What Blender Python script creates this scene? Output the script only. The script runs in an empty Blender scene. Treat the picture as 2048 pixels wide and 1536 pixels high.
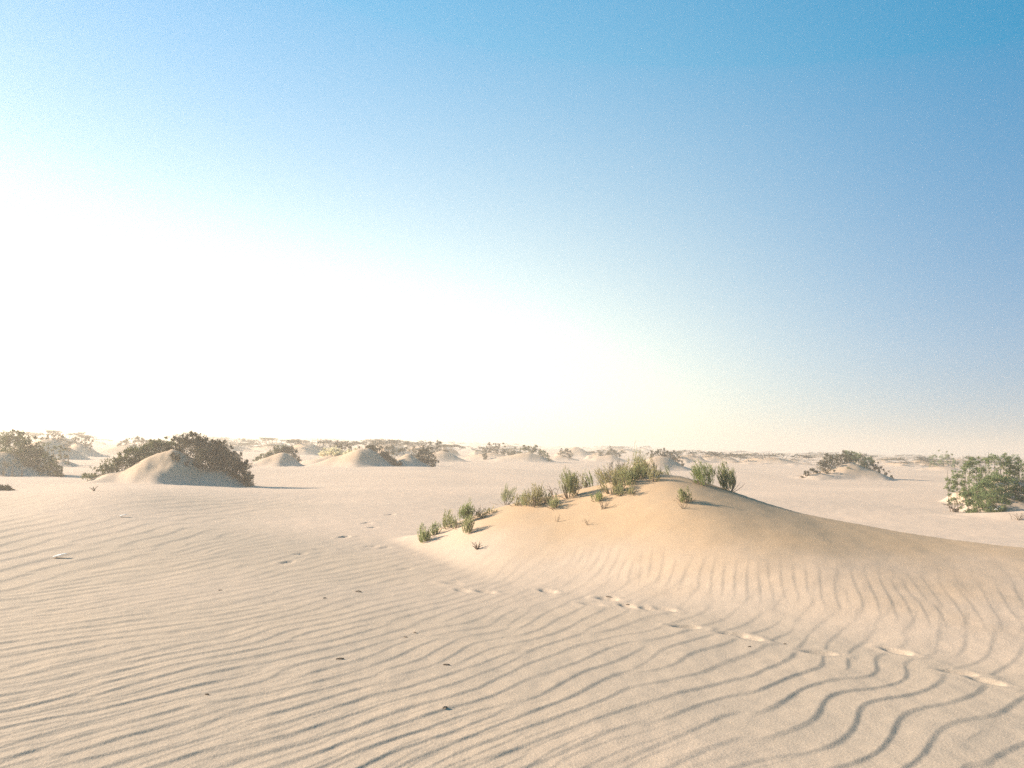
import bpy, math, random
import numpy as np
from mathutils import Vector, Matrix

# ------------------------------------------------------------------ camera
F_PX, CX, CY = 1774.0, 1024.0, 768.0          # focal length and centre for a 2048 x 1536 frame
EYE = 1.60
PITCH = math.atan(121.0 / F_PX)
ROLL = math.atan(0.0225)
scene = bpy.context.scene
col = scene.collection
fwd = Vector((0, math.cos(PITCH), math.sin(PITCH)))
up0 = Vector((0, -math.sin(PITCH), math.cos(PITCH)))
right0 = Vector((1, 0, 0))
cam_r = right0 * math.cos(ROLL) + up0 * math.sin(ROLL)
cam_u = up0 * math.cos(ROLL) - right0 * math.sin(ROLL)
cam_data = bpy.data.cameras.new('camera')
cam_data.sensor_width = 36.0
cam_data.lens = 36.0 * F_PX / 2048.0
cam_data.clip_start = 0.1
cam_data.clip_end = 8000.0
cam = bpy.data.objects.new('camera', cam_data)
col.objects.link(cam)
m3 = Matrix((cam_r, cam_u, -fwd)).transposed()
cam.matrix_world = Matrix.Translation((0, 0, EYE)) @ m3.to_4x4()
scene.camera = cam

# ------------------------------------------------------------------ sky, sun, exposure
SUN_AZ = math.radians(-72.0)                   # measured from +Y (view direction), negative = to the left
SUN_EL = math.radians(21.0)
to_sun = Vector((math.sin(SUN_AZ) * math.cos(SUN_EL), math.cos(SUN_AZ) * math.cos(SUN_EL), math.sin(SUN_EL)))
world = bpy.data.worlds.new('World')
scene.world = world
world.use_nodes = True
wn, wl = world.node_tree.nodes, world.node_tree.links
wn.clear()
sky = wn.new('ShaderNodeTexSky')
sky.sky_type = 'NISHITA'
sky.sun_disc = False
sky.sun_elevation = SUN_EL
sky.sun_rotation = SUN_AZ
sky.altitude = 0.0
sky.air_density = 1.0
sky.dust_density = 0.3
sky.ozone_density = 0.0
bg = wn.new('ShaderNodeBackground')
bg.inputs['Strength'].default_value = 0.10
wo = wn.new('ShaderNodeOutputWorld')
EXPOSURE = 1.48
hsv = wn.new('ShaderNodeHueSaturation'); hsv.inputs['Saturation'].default_value = 1.834
wl.new(sky.outputs[0], hsv.inputs['Color'])
def vmath(op, a, b):
    v = wn.new('ShaderNodeVectorMath'); v.operation = op
    for sck, q in ((v.inputs[0], a), (v.inputs[1], b)):
        if isinstance(q, tuple): sck.default_value = q
        else: wl.new(q, sck)
    return v
def smath(op, a, b=0.0):
    v = wn.new('ShaderNodeMath'); v.operation = op
    for sck, q in ((v.inputs[0], a), (v.inputs[1], b)):
        if isinstance(q, (int, float)): sck.default_value = q
        else: wl.new(q, sck)
    return v.outputs[0]
gam = wn.new('ShaderNodeGamma'); gam.inputs['Gamma'].default_value = 0.433
wl.new(vmath('MULTIPLY', hsv.outputs[0], (0.1, 0.1, 0.1)).outputs[0], gam.inputs['Color'])
k_out = 10.0 / 2 ** EXPOSURE
blue = vmath('MULTIPLY', gam.outputs[0], (0.362 * k_out,) * 3)
# dusty glow: thickest low down, brightest towards the sun
tcw = wn.new('ShaderNodeTexCoord')
cosg = vmath('DOT_PRODUCT', tcw.outputs['Generated'], tuple(to_sun)).outputs['Value']
sepw = wn.new('ShaderNodeSeparateXYZ'); wl.new(tcw.outputs['Generated'], sepw.inputs[0])
zpos = smath('MAXIMUM', sepw.outputs['Z'], 0.0)
half = smath('MULTIPLY_ADD', cosg, 0.5)
half.node.inputs[2].default_value = 0.5
def air_term(k, b, p, rgb, c0=None):
    ph = smath('POWER', half, p)
    if c0: ph = smath('DIVIDE', ph, smath('ADD', ph, c0 ** p))      # levels off towards the sun
    g = smath('MULTIPLY', smath('MULTIPLY', smath('EXPONENT', smath('MULTIPLY', zpos, -k)), ph), b * k_out)
    c = wn.new('ShaderNodeCombineXYZ')
    for i_, c_ in enumerate(rgb): wl.new(smath('MULTIPLY', g, c_), c.inputs[i_])
    return c.outputs[0]
air = vmath('ADD', air_term(0.893, 0.537, 1.017, (0.009, 0.836, 2.08)), air_term(5.8, 2.35, 8.5, (1.0, 0.80, 0.17), 0.595)).outputs[0]
wl.new(vmath('ADD', blue.outputs[0], air).outputs[0], bg.inputs['Color'])
wl.new(bg.outputs[0], wo.inputs['Surface'])

sun_data = bpy.data.lights.new('sun', 'SUN')
sun_data.energy = 5.0
sun_data.angle = math.radians(1.2)
sun_data.color = (1.0, 0.86, 0.68)
sun = bpy.data.objects.new('sun', sun_data)
sun.rotation_euler = (-to_sun).to_track_quat('-Z', 'Y').to_euler()
sun.location = (-30, 20, 30)
col.objects.link(sun)

scene.view_settings.view_transform = 'Standard'
scene.view_settings.look = 'None'
scene.view_settings.gamma = 1.0
scene.view_settings.use_curve_mapping = False
scene.view_settings.exposure = EXPOSURE
scene.cycles.use_denoising = False
scene.cycles.max_bounces = 6
scene.cycles.diffuse_bounces = 3
scene.cycles.volume_bounces = 1
scene.cycles.transparent_max_bounces = 8

HAZE_DENSITY = 0.0032
HAZE_COLOR = (0.95, 0.86, 0.77)
HAZE_ANISO = 0.52

# ------------------------------------------------------------------ numeric helpers
_perm = np.random.RandomState(7).permutation(256)
_perm = np.concatenate([_perm, _perm, _perm])
_ga = np.random.RandomState(8).rand(256) * 2 * np.pi
_gx, _gy = np.cos(_ga), np.sin(_ga)

def perlin(x, y, seed=0):
    x = np.asarray(x, float) + seed * 17.31
    y = np.asarray(y, float) - seed * 9.77
    xi = np.floor(x).astype(np.int64); yi = np.floor(y).astype(np.int64)
    xf = x - xi; yf = y - yi
    u = xf * xf * xf * (xf * (xf * 6 - 15) + 10)
    v = yf * yf * yf * (yf * (yf * 6 - 15) + 10)
    def g(ix, iy, dx, dy):
        h = _perm[_perm[ix & 255] + (iy & 255)]
        return _gx[h] * dx + _gy[h] * dy
    a = g(xi, yi, xf, yf); b = g(xi + 1, yi, xf - 1, yf)
    c = g(xi, yi + 1, xf, yf - 1); d = g(xi + 1, yi + 1, xf - 1, yf - 1)
    return ((a + (b - a) * u) + ((c + (d - c) * u) - (a + (b - a) * u)) * v) * 1.5

def fbm(x, y, seed=0, octs=3):
    s = 0; a = 1.0
    for o in range(octs):
        s = s + a * perlin(x * 2 ** o, y * 2 ** o, seed + o * 3)
        a *= 0.5
    return s

def sstep(a, b, t):
    t = np.clip((t - a) / (b - a), 0, 1)
    return t * t * (3 - 2 * t)

def spline(xs, ys):
    """smooth interpolation: linear table blurred a little"""
    g = np.linspace(xs[0] - 2, xs[-1] + 2, 800)
    v = np.interp(g, xs, ys)
    k = np.hanning(61); k /= k.sum()
    vp = np.pad(v, 30, mode='edge')
    v = np.convolve(vp, k, mode='valid')
    return lambda x: np.interp(x, g, v)

def hor(px):
    return 889.0 + 0.0225 * (px - CX)

def at_depth(px, Y):
    return (px - CX) * Y / F_PX

# ------------------------------------------------------------------ the lie of the land
# front mound: foot line, crest line and back foot, all in metres
_mx = [-3.2, -1.75, -0.9, -0.14, 1.4, 2.8, 3.5, 5.0, 8.0, 14.0]
foot = spline(_mx, [15.0, 14.0, 11.9, 10.3, 8.9, 7.5, 6.6, 5.4, 4.0, 3.0])
_cx = [-3.2, -1.75, -0.9, -0.2, 0.94, 1.7, 2.26, 2.9, 3.47, 4.15, 5.25, 6.35, 8.0, 14.0]
crest_y = spline(_cx, [15.2, 14.6, 14.6, 14.5, 14.3, 14.15, 14.0, 13.8, 13.5, 12.9, 12.0, 11.2, 10.5, 9.0])
crest_z = spline(_cx, [0.0, 0.0, 0.30, 0.60, 0.84, 1.08, 1.26, 1.13, 0.95, 0.72, 0.53, 0.44, 0.35, 0.2])
back = spline(_cx, [15.6, 15.6, 16.3, 16.9, 17.6, 17.7, 17.5, 16.6, 15.8, 15.0, 14.2, 13.6, 12.6, 11])

def mound(x, y):
    yf, yc, yb, zc = foot(x), crest_y(x), back(x), crest_z(x)
    yc = yc + 0.10 * perlin(x * 0.9, x * 0 + 3.3)
    tf = np.clip((y - yf) / np.maximum(yc - yf, 0.2), 0, 1)
    tb = np.clip((yb - y) / np.maximum(yb - yc, 0.2), 0, 1)
    front = tf ** 1.25 * (1.0 - 0.0 * tf)
    front = 0.45 * front + 0.55 * (tf * tf * (3 - 2 * tf))
    rear = 0.35 * tb + 0.65 * (tb * tb * (3 - 2 * tb))
    s = np.where(y < yc, front, rear)
    z = zc * s
    z = z * z / (z + 0.06) * (1 + 0.06 / np.maximum(zc, 0.06) * 0.9)       # soft toe
    z = z + 0.018 * sstep(0.15, 0.7, z) * fbm(x * 0.5, y * 0.5, 21, 2)
    return z

# sand hummocks: (px, depth, left half width, right half width, half depth, height)  widths and depths in metres
HUM = [
    (350, 30.8, 2.7, 2.2, 2.2, 1.20), (440, 31.2, 1.9, 1.35, 1.5, 0.70),
    (20, 36.5, 3.2, 1.9, 2.4, 0.98),
    (105, 62, 3.6, 2.6, 3.0, 1.45), (165, 72, 2.6, 2.2, 2.5, 1.15), (96, 47, 1.6, 1.3, 1.5, 0.55), (132, 45, 1.0, 0.9, 1.0, 0.35),
    (262, 80, 3.4, 2.8, 3.0, 0.85), (300, 96, 3.0, 2.6, 3.0, 1.0),
    (570, 51, 2.1, 1.4, 1.6, 0.80),
    (675, 55, 2.6, 2.0, 2.0, 0.62), (738, 49.5, 3.2, 1.7, 2.0, 1.05), (820, 50.5, 1.5, 1.3, 1.4, 0.72),
    (890, 78, 3.8, 2.4, 3.0, 0.95), (985, 88, 3.8, 3.0, 3.0, 0.75), (1062, 84, 4.4, 2.6, 3.0, 0.78),
    (1126, 98, 2.6, 2.2, 2.5, 0.55), (1156, 150, 5.0, 3.6, 5.0, 1.75), (1222, 96, 3.2, 2.4, 2.6, 0.8),
    (1325, 66, 3.0, 2.3, 2.4, 1.12), (620, 95, 4.6, 3.4, 4, 1.3), (560, 130, 6, 4, 5, 1.3), (780, 110, 5, 4, 4, 1.2),
    (850, 120, 5, 3.4, 4, 1.3),
    (1705, 52.5, 3.4, 2.6, 2.3, 0.92), (1640, 51, 1.6, 1.2, 1.4, 0.34),
    (2016, 29.8, 2.0, 2.6, 2.1, 1.0), (2012, 25.4, 1.5, 2.2, 1.3, 0.50), (2085, 22.5, 2.4, 2.4, 1.8, 0.24),
    (1885, 85, 3.0, 2.6, 2.6, 0.55),
]
NEAR_HUM = len(HUM)
_r = random.Random(41)
for k in range(170):                              # the hummock field running out to the horizon
    d = math.exp(_r.uniform(math.log(100), math.log(650)))
    px = _r.uniform(-200, 2250)
    s = _r.uniform(0.4, 1.35) * (1 + d / 900.0)
    h = _r.uniform(0.7, 1.65) * (1.0 if px < 1300 else 0.66)
    HUM.append((px, d, 4.2 * s, 3.2 * s, 3.6 * s, h))

def hummocks(x, y):
    z = np.zeros_like(x)
    for i, (px, d, al, ar, b, h) in enumerate(HUM):
        x0 = at_depth(px, d)
        k = np.nonzero((x > x0 - al * 1.3) & (x < x0 + ar * 1.3) & (y > d - b * 1.3) & (y < d + b * 1.3))
        if len(k[0]) == 0:
            continue
        u = x[k] - x0; v = y[k] - d
        wob = 1.0 + (0.22 if i < NEAR_HUM else 0.45) * perlin(u * 0.8 / max(al / 3, 0.6), v * 0.8 / max(al / 3, 0.6), 30 + i % 50)
        a = np.where(u < 0, al, ar)
        r = np.sqrt((u / a) ** 2 + (v / b) ** 2) * wob
        s = np.clip(1 - r, 0, 1)
        q = 0.7 * s + 0.3 * s * s * (3 - 2 * s)
        z[k] = np.maximum(z[k], h * q * (1 + 0.07 * fbm(u * 1.3, v * 1.3, 5 + i % 9, 3)))
    return z

def wave_field(x, y, crest_deg, lam, seed, n=14, spread=9.0, fspread=0.16):
    """complex sum of nearly parallel waves: forks and dying crests come out by themselves"""
    rs = np.random.RandomState(seed)
    zr = np.zeros_like(x); zi = np.zeros_like(x)
    for j in range(n):
        a = math.radians(crest_deg + rs.normal() * spread * 0.6)
        k = 2 * math.pi / lam * (1 + rs.normal() * fspread * 0.6)
        ph = k * (math.sin(a) * x - math.cos(a) * y) + rs.rand() * 6.283
        zr += np.cos(ph); zi += np.sin(ph)
    return zr / math.sqrt(n), zi / math.sqrt(n)

_pu = np.linspace(0, 1, 257)
_pf = np.where(_pu < 0.84, (_pu / 0.84) ** 1.15, 1 - (_pu - 0.84) / 0.16)
_kk = np.hanning(11); _kk /= _kk.sum()
_pf = np.convolve(np.concatenate([_pf[:-1]] * 3), _kk, mode='same')[256:513]

def ripple_profile(zr, zi):
    return np.interp((np.arctan2(zi, zr) / (2 * math.pi)) % 1.0, _pu, _pf) - 0.5

def to_ground(px, py):
    """flat-ground position below a direction of view"""
    d = fwd * F_PX + cam_r * (px - CX) + cam_u * (CY - py)
    t = EYE / -d.z
    return d.x * t, d.y * t

# footprints (position, heading in degrees from +x, depth): one trail from the plain, one skirting the mound
FEET = []
_fr = random.Random(5)
for px, py, dep in [(781, 1029, .05), (735, 1045, .045), (746, 1055, .035), (689, 1075, .055), (600, 1106, .02), (575, 1121, .025),
                    (640, 1098, .015), (742, 1092, .02), (770, 1094, .015), (810, 1132, .012),
                    (906, 1160, .02), (925, 1175, .02), (972, 1178, .035), (1096, 1179, .045), (1184, 1206, .02), (1216, 1197, .045), (1256, 1211, .03),
                    (1298, 1217, .04), (1330, 1219, .03), (1372, 1253, .045), (1468, 1268, .03), (1500, 1276, .03),
                    (1640, 1306, .03), (1795, 1304, .036), (1918, 1345, .03), (1975, 1362, .03)]:
    gx, gy = to_ground(px, py)
    dep *= 0.72 if px > 850 else 0.9
    FEET.append((gx, gy, math.radians(-40 + _fr.uniform(-25, 25)) if px > 850 else math.radians(40 + _fr.uniform(-25, 25)), dep))

def ground_parts(x, y):
    """returns height and the share of fresh orange dune sand"""
    x = np.asarray(x, float); y = np.asarray(y, float)
    far = sstep(30, 160, y)
    z = 0.05 * perlin(x / 4.5, y / 5.5, 2) * sstep(2, 12, y) + far * 0.35 * perlin(x / 55, y / 55, 4)
    # long smooth tongue of sand below the left hummock, and low swells of the middle plain
    tx = x + 9.0 - 0.35 * (y - 19) * -1.0; ty = (y - 19.5) / 5.0
    z = z + 0.27 * np.exp(-(tx / 2.4) ** 2 - ty * ty)
    z = z + 0.30 * np.exp(-((x + 5.5) / 7.5) ** 2 - ((y - 46) / 7.0) ** 2) * sstep(28, 40, y)
    z = z - 0.10 * np.exp(-((x + 9) / 3.5) ** 2 - ((y - 17.5) / 3.0) ** 2)
    z = z + 0.16 * perlin(x / 11, y / 9, 11) * sstep(14, 30, y) * (1 - far)
    mo = mound(x, y)
    hu = hummocks(x, y)
    big = 8.2 * np.exp(-((x + 192) / 34.0) ** 2 - ((y - 470) / 50.0) ** 2) + 3.2 * np.exp(-((x + 240) / 40.0) ** 2 - ((y - 460) / 50.0) ** 2) \
        + 3.0 * np.exp(-((x + 102) / 26.0) ** 2 - ((y - 480) / 50.0) ** 2)
    base = z + mo + hu + big
    fresh = np.clip(sstep(0.0, 0.62, mo + 0.10 * fbm(x / 1.3, y / 1.3, 17, 3) * sstep(0, 0.05, mo)) + 0.6 * sstep(0.05, 0.5, hu), 0, 1)
    # --- ripples
    near = np.nonzero(y < 34)
    xn, yn, mn, hn = x[near], y[near], mo[near], hu[near]
    wx = 0.16 * fbm(xn / 1.9, yn / 1.9, 51, 2) + 0.7 * perlin(xn / 7, yn / 7, 57)
    wy = 0.16 * fbm(xn / 1.9, yn / 1.9, 63, 2) + 0.7 * perlin(xn / 7, yn / 7, 67)
    lob = sstep(0.0, 2.2, xn) * (1 - sstep(6.5, 8.5, yn))
    wx = wx + lob * 0.11 * perlin(xn / 0.85, yn / 0.95, 71)
    wy = wy + lob * 0.09 * perlin(xn / 0.85, yn / 0.95, 77)
    wl_ = sstep(-3.0, -6.5, xn); wr_ = sstep(-1.2, 1.0, xn); wc_ = np.clip(1 - wl_ - wr_, 0, 1)
    def blend(fs):
        return sum(w * f[0] for w, f in fs), sum(w * f[1] for w, f in fs)
    xw, yw = xn + wx, yn + wy
    a1r, a1i = blend([(wl_, wave_field(xn + 0.5 * wx, yn + 0.5 * wy, 80, 0.42, 101)), (wc_, wave_field(xw, yw, 62, 0.20, 104)), (wr_, wave_field(xw, yw, 49, 0.28, 105))])
    a2r, a2i = blend([(wl_, wave_field(xn + 0.5 * wx, yn + 0.5 * wy, 80, 0.20, 106)), (wc_, wave_field(xn + wx * 0.8, yn + wy * 0.8, 62, 0.115, 107)), (wr_, wave_field(xn + wx * 0.8, yn + wy * 0.8, 51, 0.16, 102))])
    flank = sstep(0.03, 0.16, mn)
    f1r, f1i = wave_field(xn + 0.3 * wx, yn + 0.3 * wy, 70, 0.14, 103, spread=7)
    a2r = a2r * (1 - flank) + f1r * flank; a2i = a2i * (1 - flank) + f1i * flank
    am1 = np.clip(np.hypot(a1r, a1i), 0, 1.5); am2 = np.clip(np.hypot(a2r, a2i), 0, 1.5)
    patch = sstep(-0.5, 0.55, perlin(xn / 2.6, yn / 3.4, 81) + 0.15)
    tong = np.exp(-((xn + 9.0 + 0.35 * (yn - 19)) / 2.0) ** 2 - ((yn - 21) / 6.0) ** 2)
    plain = (1 - 0.9 * tong) * (1 - sstep(0.05, 0.45, mn)) * (1 - sstep(0.03, 0.15, hn))
    dist1 = 1 - sstep(10.0, 16.0, yn + np.clip(xn + 1.5, -9, 8) * 0.9)
    dist2 = 1 - sstep(6.5, 11.0, yn + np.clip(xn + 4, -6, 8) * 0.9)
    left_long = sstep(-3.5, -6.5, xn) * (1 - sstep(21, 25, yn)) * sstep(9, 13, yn)
    lam_ = 0.64 * wl_ + 0.255 * wc_ + 0.25 * wr_
    big_amp = 0.036 * lam_ * 1.12 * am1 / (am1 + 0.28) * (0.72 + 0.28 * patch) * plain * np.maximum(dist1, 0.75 * left_long) * (0.72 + 0.28 * lob)
    fine_amp = 0.0062 * 1.12 * am2 / (am2 + 0.28) * (1.1 - 0.55 * patch) * plain * dist2
    fl_amp = 0.0040 * 1.12 * am2 / (am2 + 0.28) * flank * (1 - sstep(0.22, 0.42, mn)) * sstep(0.3, 1.4, xn) * (1 - 0.35 * sstep(3.0, 5.0, xn))
    rip = big_amp * ripple_profile(a1r, a1i) + (fine_amp * (1 - flank) + fl_amp) * ripple_profile(a2r, a2i)
    rip = rip + 0.0018 * perlin(xn / 0.10, yn / 0.12, 91) * (1 - sstep(6, 14, yn)) + 0.005 * fbm(xn / 0.45, yn / 0.45, 95, 2)
    # footprints push the ripples flat, leave a hollow and a ragged rim of thrown sand
    dip = np.zeros_like(xn); flat = np.ones_like(xn)
    for gx, gy, ang, dep in FEET:
        k = np.nonzero((np.abs(xn - gx) < 0.7) & (np.abs(yn - gy) < 0.7))[0]
        if len(k) == 0:
            continue
        c, s = math.cos(ang), math.sin(ang)
        u = (xn[k] - gx) * c + (yn[k] - gy) * s; v = -(xn[k] - gx) * s + (yn[k] - gy) * c
        w = 1 + 0.25 * perlin(u * 7, v * 7, 12)
        r = np.sqrt((u / 0.135) ** 2 + (v / 0.062) ** 2) * w
        hole = -dep * (1 - sstep(0.45, 1.15, r))
        rim = dep * 0.13 * np.exp(-((r - 1.55) / 0.42) ** 2) * (1 + 0.8 * perlin(u * 11, v * 11, 3))
        dip[k] += hole + rim
        flat[k] *= 1 - 0.9 * (1 - sstep(1.4, 2.6, r))
    z = base
    z[near] = z[near] + rip * flat + dip
    smooth = np.ones_like(x)  # unrippled share; masks the lens brightening painted into the sand colour
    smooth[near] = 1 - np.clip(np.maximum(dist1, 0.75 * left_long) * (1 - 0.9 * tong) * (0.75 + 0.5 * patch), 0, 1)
    return z, fresh, smooth

def H(x, y):
    return float(ground_parts(np.array([x]), np.array([y]))[0][0])

def hit(px, py, ymin=3.0, ymax=160.0):
    """first ground point seen along a direction of view"""
    d = fwd * F_PX + cam_r * (px - CX) + cam_u * (CY - py)
    ys = np.exp(np.linspace(math.log(ymin), math.log(ymax), 2600))
    xs = d.x / d.y * ys; zs = EYE + d.z / d.y * ys
    g = ground_parts(xs, ys)[0]
    k = np.nonzero(zs < g)[0]
    i = k[0] if len(k) else len(ys) - 1
    return float(xs[i]), float(ys[i]), float(g[i])

def ray(px, py, Y):
    d = fwd * F_PX + cam_r * (px - CX) + cam_u * (CY - py)
    return d.x / d.y * Y, EYE + d.z / d.y * Y

# ------------------------------------------------------------------ materials
def new_mat(name):
    m = bpy.data.materials.new(name); m.use_nodes = True
    n, l = m.node_tree.nodes, m.node_tree.links
    n.clear()
    out = n.new('ShaderNodeOutputMaterial')
    return m, n, l, out

def ramp(n, pts):
    r = n.new('ShaderNodeValToRGB')
    el = r.color_ramp.elements
    el[0].position, el[0].color = pts[0][0], (*pts[0][1], 1)
    el[1].position, el[1].color = pts[-1][0], (*pts[-1][1], 1)
    for p, c in pts[1:-1]:
        e = el.new(p); e.color = (*c, 1)
    return r

def sand_material():
    m, n, l, out = new_mat('sand')
    b = n.new('ShaderNodeBsdfPrincipled')
    b.inputs['Roughness'].default_value = 0.95
    b.inputs['Specular IOR Level'].default_value = 0.12
    geo = n.new('ShaderNodeNewGeometry')
    att = n.new('ShaderNodeAttribute'); att.attribute_name = 'fresh'
    def noise(scale, detail, rough=0.55):
        t = n.new('ShaderNodeTexNoise'); t.inputs['Scale'].default_value = scale
        t.inputs['Detail'].default_value = detail; t.inputs['Roughness'].default_value = rough
        l.new(geo.outputs['Position'], t.inputs['Vector']); return t
    def mix(fac, a, bcol, mode='MIX'):
        x = n.new('ShaderNodeMix'); x.data_type = 'RGBA'; x.blend_type = mode
        for s, v in ((x.inputs[0], fac), (x.inputs[6], a), (x.inputs[7], bcol)):
            if isinstance(v, (int, float)): s.default_value = v
            elif isinstance(v, tuple): s.default_value = (*v, 1)
            else: l.new(v, s)
        return x.outputs[2]
    patch = noise(0.33, 4); mid = noise(2.2, 5); grain = noise(55, 3, 0.7); fine = noise(260, 2, 0.7)
    plain = ramp(n, [(0.33, (0.395, 0.315, 0.245)), (0.66, (0.440, 0.342, 0.258))])
    l.new(patch.outputs['Fac'], plain.inputs['Fac'])
    dune = ramp(n, [(0.35, (0.416, 0.294, 0.190)), (0.7, (0.446, 0.304, 0.188))])
    l.new(mid.outputs['Fac'], dune.inputs['Fac'])
    vignette_att = n.new('ShaderNodeAttribute'); vignette_att.attribute_name = 'vignette_paint'
    pale = ramp(n, [(0.33, (0.480, 0.372, 0.292)), (0.66, (0.530, 0.402, 0.310))])  # lens brightening of the mid-plain, painted in as paler sand
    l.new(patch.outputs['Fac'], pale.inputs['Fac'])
    c = mix(vignette_att.outputs['Fac'], plain.outputs['Color'], pale.outputs['Color'])
    c = mix(att.outputs['Fac'], c, dune.outputs['Color'])
    g1 = ramp(n, [(0.28, (0.80, 0.79, 0.78)), (0.72, (1.14, 1.14, 1.14))])
    l.new(grain.outputs['Fac'], g1.inputs['Fac'])
    c = mix(0.8, c, g1.outputs['Color'], 'MULTIPLY')
    g2 = ramp(n, [(0.25, (0.66, 0.65, 0.64)), (0.75, (1.26, 1.26, 1.26))])
    l.new(fine.outputs['Fac'], g2.inputs['Fac'])
    c = mix(0.7, c, g2.outputs['Color'], 'MULTIPLY')
    l.new(c, b.inputs['Base Color'])
    bm = n.new('ShaderNodeBump'); bm.inputs['Strength'].default_value = 0.5; bm.inputs['Distance'].default_value = 0.006
    l.new(grain.outputs['Fac'], bm.inputs['Height'])
    l.new(bm.outputs['Normal'], b.inputs['Normal'])
    l.new(b.outputs[0], out.inputs['Surface'])
    return m

def leaf_material(name, dark, light, dry, trans=0.25):
    m, n, l, out = new_mat(name)
    att = n.new('ShaderNodeAttribute'); att.attribute_name = 'tint'
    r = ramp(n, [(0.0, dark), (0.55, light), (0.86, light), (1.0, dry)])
    l.new(att.outputs['Fac'], r.inputs['Fac'])
    b = n.new('ShaderNodeBsdfPrincipled'); b.inputs['Roughness'].default_value = 0.7
    b.inputs['Specular IOR Level'].default_value = 0.25
    t = n.new('ShaderNodeBsdfTranslucent')
    l.new(r.outputs['Color'], b.inputs['Base Color']); l.new(r.outputs['Color'], t.inputs['Color'])
    mx = n.new('ShaderNodeMixShader'); mx.inputs[0].default_value = trans
    l.new(b.outputs[0], mx.inputs[1]); l.new(t.outputs[0], mx.inputs[2])
    l.new(mx.outputs[0], out.inputs['Surface'])
    return m

def plain_material(name, c1, c2, scale=30, rough=0.85):
    m, n, l, out = new_mat(name)
    b = n.new('ShaderNodeBsdfPrincipled'); b.inputs['Roughness'].default_value = rough
    tc = n.new('ShaderNodeTexCoord')
    t = n.new('ShaderNodeTexNoise'); t.inputs['Scale'].default_value = scale; t.inputs['Detail'].default_value = 4
    l.new(tc.outputs['Object'], t.inputs['Vector'])
    r = ramp(n, [(0.35, c1), (0.65, c2)])
    l.new(t.outputs['Fac'], r.inputs['Fac']); l.new(r.outputs['Color'], b.inputs['Base Color'])
    l.new(b.outputs[0], out.inputs['Surface'])
    return m

M = {
    'sand': sand_material(),
    'sage': leaf_material('sage_shoots', (0.32, 0.33, 0.19), (0.52, 0.52, 0.33), (0.56, 0.50, 0.34), 0.68),
    'green': leaf_material('fresh_green_shoots', (0.29, 0.34, 0.16), (0.50, 0.53, 0.30), (0.55, 0.51, 0.33), 0.66),
    'straw': leaf_material('straw_shoots', (0.34, 0.32, 0.19), (0.56, 0.52, 0.34), (0.60, 0.51, 0.36), 0.68),
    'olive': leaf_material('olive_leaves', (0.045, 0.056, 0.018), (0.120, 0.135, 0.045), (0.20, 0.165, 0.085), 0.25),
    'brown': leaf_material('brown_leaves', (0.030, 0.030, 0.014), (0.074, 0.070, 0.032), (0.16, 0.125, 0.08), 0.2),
    'bright': leaf_material('bright_leaves', (0.085, 0.115, 0.05), (0.19, 0.235, 0.10), (0.30, 0.28, 0.15), 0.45),
    'grey': leaf_material('grey_leaves', (0.060, 0.060, 0.038), (0.125, 0.118, 0.070), (0.20, 0.16, 0.11), 0.2),
    'wood': plain_material('dry_wood', (0.13, 0.095, 0.065), (0.24, 0.185, 0.135), 25),
    'dead': plain_material('dead_twig', (0.09, 0.065, 0.045), (0.20, 0.15, 0.11), 25),
    'white': plain_material('white_litter', (0.72, 0.71, 0.68), (0.82, 0.81, 0.78), 12, 0.6),
    'stone': plain_material('dark_pebble', (0.07, 0.055, 0.045), (0.13, 0.10, 0.08), 40),
}

# ------------------------------------------------------------------ mesh helpers
def make_mesh(name, V, faces, mat, tint=None, smooth=False):
    me = bpy.data.meshes.new(name)
    V = np.asarray(V, np.float32)
    me.vertices.add(len(V)); me.vertices.foreach_set('co', V.ravel())
    sizes = np.array([len(f) for f in faces], np.int32) if not isinstance(faces, np.ndarray) else np.full(len(faces), faces.shape[1], np.int32)
    flat = np.concatenate([np.asarray(f, np.int32) for f in faces]) if not isinstance(faces, np.ndarray) else faces.ravel().astype(np.int32)
    me.loops.add(len(flat)); me.loops.foreach_set('vertex_index', flat)
    me.polygons.add(len(sizes))
    me.polygons.foreach_set('loop_start', np.concatenate([[0], np.cumsum(sizes)[:-1]]).astype(np.int32))
    me.polygons.foreach_set('use_smooth', np.full(len(sizes), smooth))
    if tint is not None:
        a = me.attributes.new('tint', 'FLOAT', 'POINT'); a.data.foreach_set('value', np.asarray(tint, np.float32))
    me.materials.append(mat)
    me.update(calc_edges=True); me.validate()
    return me

def link(name, me, parent=None):
    o = bpy.data.objects.new(name, me); col.objects.link(o)
    if parent is not None: o.parent = parent
    return o

def thing(name, label, cat, loc, group=None):
    o = bpy.data.objects.new(name, None); col.objects.link(o)
    o.empty_display_size = 0.1
    o.location = loc; o['label'] = label; o['category'] = cat
    if group: o['group'] = group
    return o

def tag(o, label, cat, group=None):
    o['label'] = label; o['category'] = cat
    if group: o['group'] = group
    return o

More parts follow.
